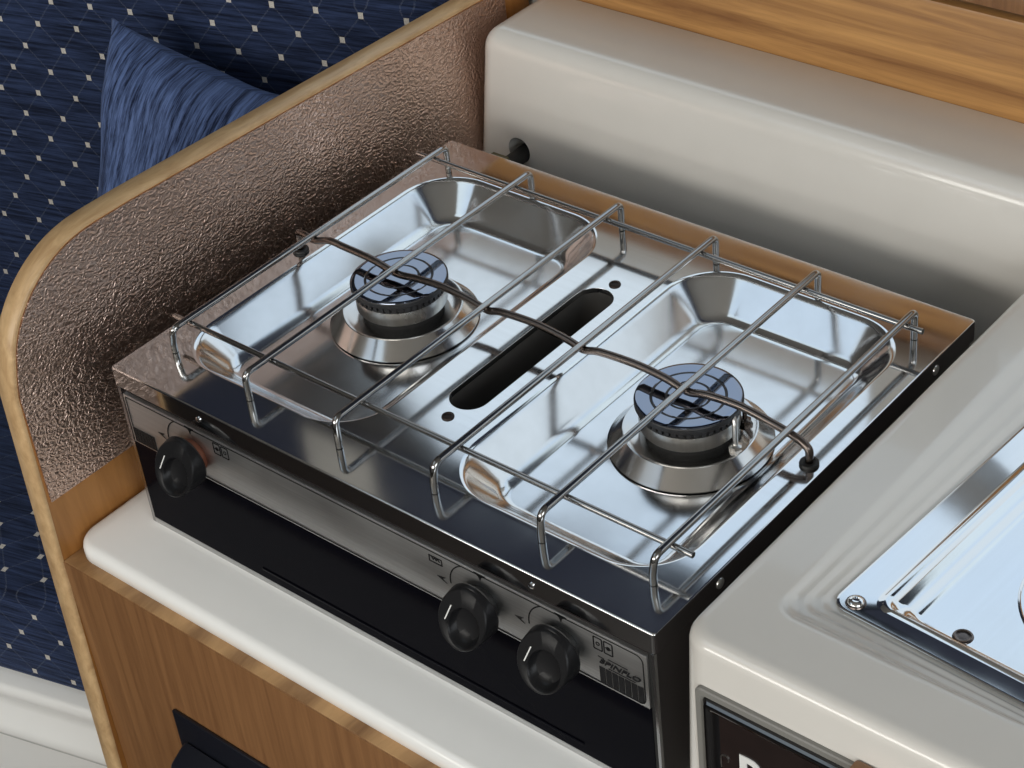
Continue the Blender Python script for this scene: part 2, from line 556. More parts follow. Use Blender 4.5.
# wooden shelf front along the hull side
tr = box('trim_1', -2.0, 1.5, 0.497, 0.511, 0.060, 0.1375, M_FASC, bevel=0.002)
structure(tr)
structure(box('trim_3', -2.0, 1.5, 0.497, 0.5115, 0.142, 0.158, M_WOODF, bevel=0.002))
g = join_geo(g_box(-2.0, 2.0, -2.0, -1.96, -0.95, 0.20), g_box(-2.0, 2.0, -2.0, -1.96, 0.90, 1.0),
             g_box(-2.0, -0.95, -2.0, -1.96, 0.20, 0.90), g_box(1.45, 2.0, -2.0, -1.96, 0.20, 0.90))
structure(mesh_from('wall_front', *g, M_LINER, smooth=False))
structure(box('wall_left', -2.0, -1.96, -2.0, 0.53, -0.95, 1.0, M_NAVY))
g = join_geo(g_box(1.96, 2.0, -2.0, -1.3, -0.95, 1.0), g_box(1.96, 2.0, -0.2, 0.53, -0.95, 1.0),
             g_box(1.96, 2.0, -1.3, -0.2, -0.95, 0.05))
structure(mesh_from('wall_right', *g, M_LINER, smooth=False))

# ------------------------------------------------------------------ settee behind the divider
PHI = radians(15)
SU = Vector((cos(PHI), sin(PHI), 0)); SN = Vector((sin(PHI), -cos(PHI), 0))


def su(u, n, z):
    """settee frame: u along the settee, n out of the backrest, z up"""
    p = SU * u + SN * n
    return (p.x, p.y, z)


def u_at_x(n, x):
    return (x - SN.x * n) / SU.x


def settee_block(name, n_face, n_back, z0, z1, bev, mat, uL=-1.35, xR=-0.060):
    pts = [(uL, n_face), (u_at_x(n_face, xR), n_face), (u_at_x(n_back, xR), n_back), (uL, n_back)]
    bm = bmesh.new()
    vs = [[bm.verts.new((u, -n, z)) for u, n in pts] for z in (z0, z1)]
    bm.faces.new(vs[0]); bm.faces.new(vs[1])
    for i in range(4):
        bm.faces.new((vs[0][i], vs[0][(i + 1) % 4], vs[1][(i + 1) % 4], vs[1][i]))
    bmesh.ops.recalc_face_normals(bm, faces=bm.faces)
    bmesh.ops.bevel(bm, geom=bm.edges[:], offset=bev, segments=4, profile=0.5, affect='EDGES')
    o = bm_obj(name, bm, mat)
    o.rotation_euler = (0, 0, PHI)
    return o


o = settee_block('backrest_cushion', -0.42, -0.475, -0.355, 0.070, 0.014, M_SEAT)
tag(o, 'navy backrest with cream dot lattice behind the scatter cushion', 'seat backrest')
# shift the lattice: dots sit at u = -0.3002, z = 0.0304 in the settee frame (handled by the material offset)
o = settee_block('seat_cushion', -0.0800, -0.4195, -0.472, -0.360, 0.010, M_SEAT)
tag(o, 'navy dotted seat cushion lying on the white settee base', 'seat cushion')

base = empty('settee_base', su(-0.5, -0.08, -0.92), 'white moulded settee base below the navy seat cushion', 'settee')
prof = [(-0.120, -0.475), (-0.072, -0.475), (-0.068, -0.478), (-0.066, -0.486), (-0.071, -0.496), (-0.071, -0.506),
        (-0.060, -0.520), (-0.057, -0.528), (-0.060, -0.536), (-0.070, -0.542), (-0.070, -0.92), (-0.120, -0.92)]
loops = [[su(-1.35, n, z) for n, z in prof], [su(u_at_x(n, -0.060), n, z) for n, z in prof]]
mesh_from('front_moulding', *loft(loops), M_GRP_W, base, angle=50)
ptop = [(-0.125, -0.92), (-0.40, -0.92), (-0.40, -0.476), (-0.125, -0.476)]
loops = [[su(-1.35, n, z) for n, z in ptop], [su(u_at_x(n, -0.062), n, z) for n, z in ptop]]
mesh_from('locker_body', *loft(loops), M_GRP_W, base, smooth=False)
done(base)

# scatter cushion
K = 40
V, F = [], []
for side in (1, -1):
    for j in range(K + 1):
        for i in range(K + 1):
            a, b = -1 + 2 * i / K, -1 + 2 * j / K
            pin = 0.11
            x = a * (1 - pin * (1 - b * b) * (abs(a) ** 2)) * 0.128
            y = b * (1 - pin * (1 - a * a) * (abs(b) ** 2)) * 0.185
            t = max(0.0, (1 - a ** 4)) ** 0.55 * max(0.0, (1 - b ** 4)) ** 0.55
            wr = 0.0035 * sin(9 * a + 4 * b) * t + 0.003 * sin(-6 * a + 11 * b + 1) * t
            V.append((x, y, side * (0.062 * t + wr + 0.0015)))
n1 = (K + 1) ** 2
for s in (0, 1):
    for j in range(K):
        for i in range(K):
            q = (s * n1 + j * (K + 1) + i, s * n1 + j * (K + 1) + i + 1, s * n1 + (j + 1) * (K + 1) + i + 1, s * n1 + (j + 1) * (K + 1) + i)
            F.append(q if s == 0 else q[::-1])
rim = [i for i in range(K)] + [K + j * (K + 1) for j in range(K)] + [K * (K + 1) + K - i for i in range(K)] + [(K - j) * (K + 1) for j in range(K)]
for k in range(len(rim)):
    a, b = rim[k], rim[(k + 1) % len(rim)]
    F.append((a, n1 + a, n1 + b, b))
pil = mesh_from('scatter_cushion', V, F, M_PILLOW, angle=80)
tag(pil, 'plain blue streaky scatter cushion leaning against the dotted backrest', 'cushion')

# ------------------------------------------------------------------ divider panel with embossed copper sheet
outline = [(0.500, 0.0725), (0.4393, 0.0743), (0.2173, 0.081), (0.0695, 0.0850), (0.0252, 0.0838), (-0.0039, 0.0745), (-0.0271, 0.0574),
           (-0.0436, 0.0347), (-0.0520, 0.008), (-0.0551, -0.0075), (-0.0590, -0.1462), (-0.0645, -0.364), (-0.0665, -0.92)]
curve = [Vector((0, y, z)) for y, z in outline[:4]] + smooth_path([(0, y, z) for y, z in outline[3:10]], 6)[1:] + [Vector((0, y, z)) for y, z in outline[10:]]
DX0, DX1 = -0.0535, -0.0355
div = empty('divider_panel', (-0.045, 0.2, -0.92), 'wooden divider with embossed copper face and rounded corner beside the hob', 'partition')


def inset_curve(c, d):
    out = []
    for i, p in enumerate(c):
        t = (c[min(i + 1, len(c) - 1)] - c[max(i - 1, 0)]).normalized()
        nrm = Vector((0, -t.z, t.y))     # left of the direction of travel (the path runs forward then down)
        out.append(p + nrm * d)
    return out


# direction of travel is -y then -z, the board lies on the left-hand side (towards +y / -z)
core = inset_curve(curve, 0.0015)
poly = [(p.y, p.z) for p in core] + [(0.500, -0.92)]
mesh_from('board', *loft([[(DX0, y, z) for y, z in poly], [(DX1, y, z) for y, z in poly]]), M_WOODI, div, angle=30)
# pale lipping round the edge with softened arrises
sec = [(DX0, 0.0016), (DX0, 0.0002), (DX0 + 0.0020, -0.0020), (DX1 - 0.0014, -0.0020), (DX1 + 0.0003, -0.0004), (DX1 + 0.0003, 0.0016)]
loops = []
for i in range(len(curve)):
    L = []
    for x, d in sec:
        p = inset_curve(curve, d)[i]
        L.append((x, p.y, p.z))
    loops.append(L)
mesh_from('edge_lipping', *loft(loops), M_TRIM, div, angle=50, label='pale wooden lipping round the edge of the divider')
cop = [(p.y, p.z) for p in inset_curve(curve, 0.0021) if p.z > -0.0999 and p.y < 0.47]
cop = [(0.47, 0.069)] + cop + [(-0.0536, -0.0996), (0.47, -0.0996)]
mesh_from('copper_sheet', *loft([[(DX1, y, z) for y, z in cop], [(DX1 + 0.0012, y, z) for y, z in cop]]), M_COPPER, div, angle=30, label='brown embossed copper laminate')
done(div)

# ------------------------------------------------------------------ white worktop ledge under the hob
fil = [(0.0015, -0.152), (0.0, -0.150), (0.0, -0.1435), (0.0008, -0.1405), (0.0028, -0.1382), (0.0060, -0.1370)]
wt = mesh_from('worktop', *z_loft(-0.0340, 0.4700, -0.0490, 0.404, (0.021, 0.004, 0.004, 0.004), fil), M_GRP_W, angle=40)
tag(wt, 'white moulded worktop ledge under the hob, rounded front corner', 'worktop')

cab = empty('cabinet_front', (0.2, -0.05, -0.92), 'wooden cabinet front below the white worktop with black catch', 'cabinet')
box('panel', -0.0352, 0.484, -0.0585, -0.0395, -0.92, -0.1526, M_WOODF, cab, bevel=0.0006)
box('top_edge', -0.0350, 0.484, -0.0577, -0.0398, -0.1536, -0.1521, M_ENDG, cab, bevel=0.0005, label='pale board edge along the top')
lat = box('catch', 0.057, 0.195, -0.0620, -0.0587, -0.330, -0.2475, M_CATCH, cab, bevel=0.0012, label='black plastic pull catch')
V, F = g_box(0.064, 0.188, -0.0815, -0.0622, -0.325, -0.272)
V = [(x, y, z - (0.012 if (z > -0.3 and y < -0.07) else 0)) for x, y, z in V]
me = bpy.data.meshes.new('pull_lip'); me.from_pydata(V, [], F)
bm = bmesh.new(); bm.from_mesh(me); bpy.data.meshes.remove(me)
bmesh.ops.bevel(bm, geom=bm.edges[:], offset=0.004, segments=3, profile=0.5, affect='EDGES')
bm_obj('pull_lip', bm, M_CATCH, lat)
done(cab)

# ------------------------------------------------------------------ moulded unit behind the hob
UP_Z = 0.0625
prof = []
for k in range(9):
    a = pi / 2 * k / 8
    prof.append((0.020 * (1 - sin(a)) * 1.0, 0, k))
loops = []
levels = [(-0.22, 1.0), (-0.04, 0.40)]


def unit_loop(z, d):
    lean = (UP_Z - z)
    x0 = max(-0.0340, -0.0200 - 0.115 * lean) + d
    y0 = 0.4190 - 0.05 * lean + d
    r = 0.016
    return [(x, y, z) for x, y in rrect(x0, 1.5, y0, 0.4965, (max(0.002, r - d), 0.004, 0.004, 0.004), 8)]


R_U = 0.017
loops.append(unit_loop(-0.22, 0.0)); loops.append(unit_loop(-0.05, 0.0)); loops.append(unit_loop(0.02, 0.0))
for k in range(9):
    a = (pi / 2) * k / 8
    loops.append(unit_loop(UP_Z - R_U + R_U * sin(a), R_U * (1 - cos(a))))
unit = mesh_from('moulded_shelf_unit', *loft(loops), M_GRP, angle=35)
tag(unit, 'cream moulded ledge behind the hob with a pipe hole', 'moulded ledge')
# hole for the gas pipe
HOLE_X, HOLE_Z = 0.0155, -0.0362
hv, hf = lathe([(0.0112, -0.06), (0.0112, 0.05)], (HOLE_X, 0.415, HOLE_Z), 40, axis='Y')
cut_me = bpy.data.meshes.new('hole_cutter'); cut_me.from_pydata([tuple(v) for v in hv], [], hf)
bm = bmesh.new(); bm.from_mesh(cut_me); bmesh.ops.recalc_face_normals(bm, faces=bm.faces); bm.to_mesh(cut_me); bm.free()
cutter = bpy.data.objects.new('hole_cutter', cut_me); COL.objects.link(cutter)
md = unit.modifiers.new('pipe_hole', 'BOOLEAN'); md.operation = 'DIFFERENCE'; md.object = cutter; md.solver = 'EXACT'
bpy.context.view_layer.update()
dg = bpy.context.evaluated_depsgraph_get()
new_me = bpy.data.meshes.new_from_object(unit.evaluated_get(dg))
unit.modifiers.clear(); unit.data = new_me
new_me.set_sharp_from_angle(angle=radians(35))
bpy.data.objects.remove(cutter)

pipe = empty('gas_pipe', (0.025, 0.40, -0.03), 'black gas pipe leaving the hole in the moulded ledge behind the hob', 'pipe')
path = fillet([(0.0180, 0.455, -0.0385), (0.0185, 0.383, -0.0395), (0.050, 0.366, -0.0400), (0.085, 0.3665, -0.042)], [0, 0.012, 0.016, 0])
tube('hose', path, 0.0068, M_RUBBER, pipe)
nv, nf = lathe([(0.0062, -0.009), (0.0085, -0.0075), (0.0085, 0.0075), (0.0062, 0.009)], (0.0265, 0.3760, -0.0265), 6, axis='X')
mesh_from('fitting', nv, nf, M_BRASS, pipe, smooth=False, label='olive brass coupling')
done(pipe)

# ------------------------------------------------------------------ hob
HW, HD, HH = 0.46, 0.3537, 0.1368
hob = empty('gas_hob', (0.23, 0.177, -HH), 'stainless steel two-burner gas hob with grill and three black knobs', 'cooker')
SY0, SY1 = 0.0960, 0.2518       # long slot between the wells
SXC, SR = 0.2316, 0.0132


def stadium(d, z):
    r = SR - d
    out = []
    for (cy, a0) in ((SY1 - SR, 0.0), (SY0 + SR, pi)):
        for i in range(17):
            a = a0 + pi * i / 16
            out.append((SXC + r * cos(a), cy + r * sin(a), z))
    return out


WELLS = [(0.0205, 0.1955), (0.2645, 0.4395)]
WY0, WY1, WR = 0.0335, 0.3185, 0.043
w_prof = [(0.0, 0.0), (0.0010, -0.0001), (0.0022, -0.0006), (0.0036, -0.0017), (0.0052, -0.0033), (0.0205, -0.0198), (0.0222, -0.0215), (0.0243, -0.0230), (0.0270, -0.0242), (0.0295, -0.0245)]
bm = bmesh.new()


def ring(bm, pts):
    vs = [bm.verts.new(p) for p in pts]
    es = [bm.edges.new((vs[i], vs[(i + 1) % len(vs)])) for i in range(len(vs))]
    return vs, es


def bridge(bm, a, b, smooth=True):
    n = len(a)
    for i in range(n):
        f = bm.faces.new((a[i], a[(i + 1) % n], b[(i + 1) % n], b[i]))
        f.smooth = smooth


o_prof = [(0.0012, 0.0), (0.0007, -0.00012), (0.0003, -0.0004), (0.00005, -0.0008), (0.0, -0.0012), (0.0, -0.0152)]
rings = []
edges = []
for d, z in o_prof:
    vs, es = ring(bm, [(x, y, z) for x, y in rrect(d, HW - d, d, HD - d, max(0.0008, 0.0025 - d), 4)])
    if not rings:
        edges += es
    rings.append(vs)
holes = []
for (x0, x1) in WELLS:
    L = []
    for k, (d, z) in enumerate(w_prof):
        vs, es = ring(bm, [(x, y, z) for x, y in rrect(x0 + d, x1 - d, WY0 + d, WY1 - d, max(0.006, WR - d), 16)])
        if k == 0:
            edges += es
        L.append(vs)
    holes.append(L)
s_prof = [(0.0, 0.0), (-0.0, -0.0004), (0.0004, -0.0016), (0.0006, -0.0035)]
L = []
for k, (d, z) in enumerate(s_prof):
    vs, es = ring(bm, stadium(-0.0009 + d, z))
    if k == 0:
        edges += es
    L.append(vs)
holes.append(L)
bmesh.ops.triangle_fill(bm, use_beauty=True, use_dissolve=False, edges=edges)
for f in bm.faces:
    f.smooth = False
for k in range(len(rings) - 1):
    bridge(bm, rings[k], rings[k + 1], k < 4)
for hi, L in enumerate(holes):
    for k in range(len(L) - 1):
        bridge(bm, L[k], L[k + 1])
    if hi < 2:
        f = bm.faces.new(L[-1]); f.smooth = False
bmesh.ops.recalc_face_normals(bm, faces=bm.faces)
if sum(f.normal.z * f.calc_area() for f in bm.faces) < 0:
    bmesh.ops.reverse_faces(bm, faces=bm.faces)
for f in bm.faces:
    if f.calc_center_median().z < -0.0004 and WY0 < f.calc_center_median().y < WY1 and any(a < f.calc_center_median().x < b for a, b in WELLS):
        f.material_index = 2
    if f.normal.x > 0.8 and f.calc_center_median().x > HW - 0.0005:
        f.material_index = 1  # steel lip coloured dark for the gap it reflects
me = bpy.data.meshes.new('top_plate'); bm.to_mesh(me); bm.free()
link('top_plate', me, [M_STEEL, M_GAP_DARK, M_WELL], hob, 'polished pressed steel top with two shallow wells')

# casing
v1 = z_loft(0.0022, HW - 0.0022, 0.0018, HD - 0.002, 0.0015, [(0, -0.0150), (0, -HH)], 2, cap0=False, cap1=True)
mesh_from('casing', *v1, M_GAP_DARK, hob, angle=30, label='casing sides with the dark gap reflection in their colour')
# inner tray that closes the slot
mesh_from('slot_liner', *join_geo(loft([stadium(-0.0007, -0.0034), stadium(-0.0007, -0.035)], cap0=False, cap1=True)), M_SLOT, hob, angle=40, label='matt black lining of the long slot')
# bright edges of the casing front
box('front_frame', 0.0030, 0.0062, -0.0004, 0.0020, -HH, -0.0155, M_STEEL_SIDE, hob)
box('front_gap', 0.4544, 0.4570, 0.0002, 0.0020, -HH, -0.0155, M_BLACK, hob)
box('front_frame', 0.4570, HW - 0.001, -0.0004, 0.0020, -HH, -0.0155, M_STEEL_SIDE, hob)
box('front_frame', 0.0062, 0.4545, -0.0004, 0.0020, -HH, -0.1322, M_FASCIA, hob)
door = box('grill_door', 0.0064, 0.4543, -0.0003, 0.0019, -0.1320, -0.0606, M_GLASS, hob, label='black glass grill door')
box('pressed_rim', 0.12, 0.40, -0.0012, -0.0003, -0.1245, -0.1225, M_GLASS, door, bevel=0.0004)
fas = box('control_panel', 0.0090, 0.4543, -0.0016, 0.0018, -0.0600, -0.0185, M_FASCIA, hob, bevel=0.0003, label='brushed steel control panel with printed symbols')

FY = -0.0019   # printed marks stand just proud of the panel


def flat_poly(name, polys, mat, parent, y0=FY, th=0.00035, label=None):
    """polys: list of outlines [(x,z)...] -> thin plates joined into one mesh"""
    gs = []
    for p in polys:
        gs.append(loft([[(x, y0, z) for x, z in p], [(x, y0 + th, z) for x, z in p]]))
    return mesh_from(name, *join_geo(*gs), mat, parent, smooth=False, label=label)


def line_poly(pts, w):
    P = [Vector((x, z)) for x, z in pts]
    a, b = [], []
    for i, p in enumerate(P):
        t = (P[min(i + 1, len(P) - 1)] - P[max(i - 1, 0)]).normalized()
        nn = Vector((-t.y, t.x)) * w / 2
        a.append(tuple(p + nn)); b.append(tuple(p - nn))
    return a + b[::-1]


def strokes(list_of_lines, w):
    out = []
    for L in list_of_lines:
        for i in range(len(L) - 1):
            p, q = Vector(L[i]), Vector(L[i + 1])
            t = (q - p).normalized() * w * 0.3
            out.append(line_poly([tuple(p - t), tuple(q + t)], w))
    return out


def arc(cx, cz, r, a0, a1, n=12, rz=None):
    rz = rz or r
    return [(cx + r * cos(radians(a0 + (a1 - a0) * i / n)), cz + rz * sin(radians(a0 + (a1 - a0) * i / n))) for i in range(n + 1)]


# border line with rounded right-hand end
ZT, ZB, XL, XR = -0.0203, -0.0582, 0.0112, 0.4517
border = [(XL, ZT), (XR - 0.005, ZT)] + arc(XR - 0.005, ZT - 0.005, 0.005, 90, 0, 8)[1:] + [(XR, ZB + 0.004)] + arc(XR - 0.004, ZB + 0.004, 0.004, 0, -90, 6)[1:] + [(XL, ZB), (XL, ZT)]
flat_poly('border_line', strokes([border], 0.0007), M_INK, fas)
KX = [0.0760, 0.3315, 0.3930]
for kx in KX:
    flat_poly('pointer_mark', [[(kx - 0.0048, ZT + 0.0012), (kx + 0.0048, ZT + 0.0012), (kx + 0.0012, ZT - 0.0012), (kx, ZT - 0.0045), (kx - 0.0012, ZT - 0.0012)]], M_INK, fas)
    flat_poly('dial_arc', strokes([arc(kx - 0.004, -0.0375, 0.0215, 122, 185, 10, 0.020)], 0.0008), M_INK, fas)
    fx, fz = kx - 0.0365, -0.0385
    flat_poly('flame_mark', [[(fx, fz), (fx + 0.0032, fz + 0.0006), (fx + 0.0072, fz + 0.0012), (fx + 0.0050, fz - 0.0004), (fx + 0.0048, fz - 0.0014), (fx + 0.0078, fz - 0.0032), (fx + 0.0035, fz - 0.0016)]], M_INK, fas)


def burner_icon(x, z, w, h, filled):
    c = [(x, z + 0.0005), (x, z + h - 0.0005), (x + 0.0005, z + h), (x + w - 0.0005, z + h), (x + w, z + h - 0.0005), (x + w, z + 0.0005), (x + w - 0.0005, z), (x + 0.0005, z), (x, z + 0.0005)]
    polys = strokes([c], 0.0008)
    if filled:
        polys.append(arc(x + w / 2, z + h / 2, 0.0015, 0, 330, 10))
        polys += strokes([[(x + 0.001, z + h / 2), (x + w - 0.001, z + h / 2)]], 0.0005)
    else:
        polys += strokes([arc(x + w / 2, z + h / 2, 0.0012, 0, 360, 10)], 0.0005)
    flat_poly('burner_symbol', polys, M_INK, fas)


burner_icon(0.0985, -0.0305, 0.0062, 0.0088, True); burner_icon(0.1062, -0.0305, 0.0062, 0.0088, False)
burner_icon(0.4165, -0.0318, 0.0060, 0.0092, False); burner_icon(0.4240, -0.0318, 0.0060, 0.0092, True)
flat_poly('grill_symbol', strokes([[(0.2905, -0.0285), (0.2905, -0.0240), (0.3005, -0.0240), (0.3005, -0.0285), (0.2905, -0.0285)],
                                   [(0.2925, -0.0245), (0.2938, -0.0262), (0.2950, -0.0245), (0.2962, -0.0262), (0.2974, -0.0245), (0.2987, -0.0262)]], 0.0009), M_INK, fas)
# ribbed blocks at both ends
flat_poly('ribbed_block', [[(0.0120 + i * 0.0031, -0.0575), (0.0146 + i * 0.0031, -0.0575), (0.0146 + i * 0.0031, -0.0462), (0.0120 + i * 0.0031, -0.0462)] for i in range(7)], M_INK, fas)
flat_poly('ribbed_block', [[(0.4192 + i * 0.0046, -0.0577), (0.4232 + i * 0.0046, -0.0577), (0.4232 + i * 0.0046, -0.0450), (0.4192 + i * 0.0046, -0.0450)] for i in range(7)], M_INK, fas)


def text_mesh(name, body, size, mat, parent, loc, sx=1.0, shear=0.0, offset=0.0, depth=0.0003):
    cu = bpy.data.curves.new(name, 'FONT')
    cu.body = body; cu.size = size; cu.shear = shear; cu.offset = offset; cu.extrude = depth; cu.resolution_u = 4
    tmp = bpy.data.objects.new(name + '_tmp', cu); COL.objects.link(tmp)
    bpy.context.view_layer.update()
    me = bpy.data.meshes.new_from_object(tmp.evaluated_get(bpy.context.evaluated_depsgraph_get()))
    bpy.data.objects.remove(tmp); bpy.data.curves.remove(cu)
    me.transform(Matrix.Translation(Vector(loc)) @ Matrix.Rotation(pi / 2, 4, 'X') @ Matrix.Diagonal((sx, 1, 1, 1)))
    me.name = name
    return link(name, me, mat, parent)


text_mesh('lettering', 'SPINFLO', 0.0050, M_INK, fas, (0.4195, FY, -0.0416), sx=1.55, shear=0.30, offset=0.00012)
flat_poly('swoosh_line', strokes([[(0.4190, -0.0370), (0.4230, -0.0374)], [(0.4262, -0.0361), (0.4400, -0.0364)], [(0.4262, -0.0436), (0.4452, -0.0436)]], 0.0005), M_INK, fas)

for sx in (0.087, 0.3714):
    v, f = lathe([(0.0022, 0.0), (0.0022, 0.0006), (0.0012, 0.0011)], (sx, 0.0, -0.0085), 16, axis='Y')
    mesh_from('lip_screw', v, f, M_CHROME, hob)
for sy in (0.062, 0.302):
    v, f = lathe([(0.0036, 0.0), (0.0034, 0.0007), (0.0016, 0.0013)], (HW, sy, -0.0085), 16, axis='X')
    mesh_from('side_screw', v, f, M_ALU, hob)
for sy in (0.0852, 0.2608):
    v, f = lathe([(0.0043, 0.0), (0.0041, 0.0009), (0.0030, 0.0014), (0.0024, 0.0014), (0.0022, 0.0006)], (0.2332, sy, 0.0), 20)
    mesh_from('slot_screw', v, f, M_RUST, hob, label='dark round-headed screw by the slot')

# knobs
for kx in KX:
    kz = -0.0412
    v, f = lathe([(0.0120, 0.0), (0.0126, 0.0010), (0.0126, 0.0058), (0.0118, 0.0066)], (kx, -0.0016, kz), 40, axis='Y')
    # body: skirt and barrel cut by a slanting front with a round finger dish
    n = 64; loops = []
    def front(x, z):
        return 0.0200 - 0.44 * z - 0.04 * x
    for r, d in [(0.0140, 0.0055), (0.0176, 0.0064), (0.0187, 0.0080), (0.0187, 0.0100), (0.0181, None), (0.0179, -0.0006), (0.0173, 0.0)]:
        L = []
        for i in range(n):
            a = 2 * pi * i / n
            x, z = r * cos(a), r * sin(a)
            dd = front(x, z) - 0.0016 if d is None else (d if d > 0.002 else front(x, z) + d)
            L.append((kx + x, -0.0016 - dd, kz + z))
        loops.append(L)
    for r, d in [(0.0121, 0.0), (0.0117, -0.0003), (0.0112, -0.0016), (0.0106, -0.0040), (0.0094, -0.0056), (0.0050, -0.0062), (0.0008, -0.0063)]:
        L = []
        for i in range(n):
            a = 2 * pi * i / n
            x, z = 0.0022 + r * cos(a), -0.0042 + r * sin(a)
            L.append((kx + x, -0.0016 - front(x, z) - d, kz + z))
        loops.append(L)
    kb = mesh_from('knob', *loft(loops), M_KNOB, hob, angle=32)
    mesh_from('collar', v, f, M_COLLAR if kx < 0.2 else M_RUBBER, kb, label='copper-coloured spacer ring' if kx < 0.2 else None)
    quad = [(-0.0123, -0.0032), (-0.0115, -0.0032), (-0.0088, 0.0062), (-0.0096, 0.0062)]
    mesh_from('pointer_line', *loft([[(kx + x, -0.0016 - front(x, z) - o, kz + z) for x, z in quad] for o in (0.0003, -0.0010)]), M_PRINTW, kb, smooth=False, label='white pointer line')

# burners
BX, BYS = (0.1092, 0.3585), (0.1757, 0.1742)
for bi, (bx, BY) in enumerate(zip(BX, BYS)):
    br = mesh_from('burner', *lathe([(0.0285, -0.0092), (0.0316, -0.0088), (0.0324, -0.0076), (0.0324, 0.0022), (0.0312, 0.0030), (0.020, 0.0030)], (bx, BY, 0), 64), M_ALU, hob, angle=35,
                   label='silver burner head with ' + ('spark electrode' if bi else 'bevelled base ring'))
    rp = [(0.0250, -0.0140), (0.0340, -0.0138), (0.0400, -0.0130), (0.0422, -0.0122), (0.0432, -0.0123), (0.0522, -0.0216), (0.0535, -0.0229), (0.0533, -0.0237), (0.0515, -0.0233), (0.0420, -0.0138)]
    mesh_from('base_ring', *lathe(rp, (bx, BY, 0), 72, cap0=False, cap1=False), M_RING, br, angle=28)
    mesh_from('stem', *lathe([(0.0285, -0.0090), (0.0285, -0.0245)], (bx, BY, 0), 40), M_BLACK, br)
    cap = mesh_from('cap', *lathe([(0.0340, 0.0112), (0.0338, 0.0117), (0.0334, 0.0119), (0.0310, 0.0119), (0.0246, 0.0117), (0.0241, 0.0111), (0.0232, 0.0111), (0.0227, 0.0117), (0.0150, 0.0116), (0.0146, 0.0110), (0.0137, 0.0110), (0.0132, 0.0116), (0.001, 0.0115)], (bx, BY, 0), 72), M_ENAMEL, br, angle=30, label='glossy black enamel burner cap')
    gs = [lathe([(0.0312, 0.0028), (0.0312, 0.0072)], (bx, BY, 0), 40), lathe([(0.0318, 0.0070), (0.0342, 0.0073), (0.0346, 0.0080), (0.0346, 0.0108), (0.0342, 0.0114)], (bx, BY, 0), 72)]
    for i in range(44):
        a0, a1 = 2 * pi * (i + 0.0) / 44, 2 * pi * (i + 0.62) / 44
        pts = [(r * cos(a), r * sin(a)) for r, a in ((0.0310, a0), (0.0330, a0), (0.0330, a1), (0.0310, a1))]
        gs.append(loft([[(bx + x, BY + y, 0.0030) for x, y in pts], [(bx + x, BY + y, 0.0076) for x, y in pts]]))
    mesh_from('port_ring', *join_geo(*gs), M_ENAMEL_MATT, br, smooth=False)
    if bi:
        ex, ey = 0.3945, 0.1722
        mesh_from('electrode', *join_geo(lathe([(0.0046, -0.0138), (0.0046, -0.0112), (0.0030, -0.0104)], (ex, ey, 0), 6),
                                         g_tube(fillet([(ex, ey, -0.012), (ex, ey, 0.0030), (ex - 0.002, ey + 0.002, 0.0078), (ex - 0.005, ey + 0.0035, 0.0095)], 0.003), 0.0018, 10)), M_ALU, br, label='spark electrode beside the right-hand burner')
        tx, ty = 0.3850, 0.1965
        mesh_from('thermocouple', *join_geo(lathe([(0.0044, -0.0138), (0.0044, -0.0108), (0.0026, -0.0100)], (tx, ty, 0), 6),
                                            g_tube([(tx, ty, -0.012), (tx, ty, -0.0035)], 0.0016, 10)), M_ROD, br)

# rubber grommets that take the ends of the middle rod
GR, GL = (0.4500, 0.1700), (0.0110, 0.1745)
for gx, gy in (GL, GR):
    gp = [(0.0035, 0.0), (0.0058, 0.0), (0.0062, 0.0010), (0.0058, 0.0022), (0.0042, 0.0026), (0.0033, 0.0020)]
    mesh_from('grommet', *lathe(gp, (gx, gy, 0), 28), M_RUBBER, hob, label='black rubber grommet holding the rod end')
done(hob)

# ------------------------------------------------------------------ wire pan support
HB = 0.0219
pan = empty('pan_support', (0.23, 0.175, 0.0), 'chromed wire pan support standing on the hob', 'pan stand')
bars = [(0.0312, 0.0352, 0.0366, 0.3145, 0.0262), (0.1112, 0.0262, 0.0270, 0.3186, 0.1100), (0.1950, 0.0243, 0.0234, 0.3185, 0.1958),
        (0.2774, 0.0256, 0.0242, 0.3184, 0.2763), (0.3598, 0.0266, 0.0262, 0.3193, 0.3590), (0.4368, 0.0333, 0.0332, 0.3134, 0.4349)]
for x, yf, yfb, yb, xb in bars:
    path = fillet([(xb, yfb, 0.0004), (xb, yfb, 0.008), (x, yf, HB), (x, yb + 0.001, HB), (x, yb + 0.001, 0.0004)], [0, 0.003, 0.0055, 0.0055, 0], 6)
    tube('bar', path, 0.0024, M_WIRE, pan, 14)
for (ax, ay), (bx2, by2) in (((0.0150, 0.0508), (0.4513, 0.0500)), ((0.0135, 0.3024), (0.4496, 0.3024))):
    zc = HB - 0.0044
    tube('cross_wire', [(ax, ay, zc), (ax + 0.001, ay, zc), (bx2 - 0.001, by2, zc), (bx2, by2, zc)], 0.0020, M_WIRE, pan, 12)
zl, zh = HB - 0.0050, HB - 0.0016
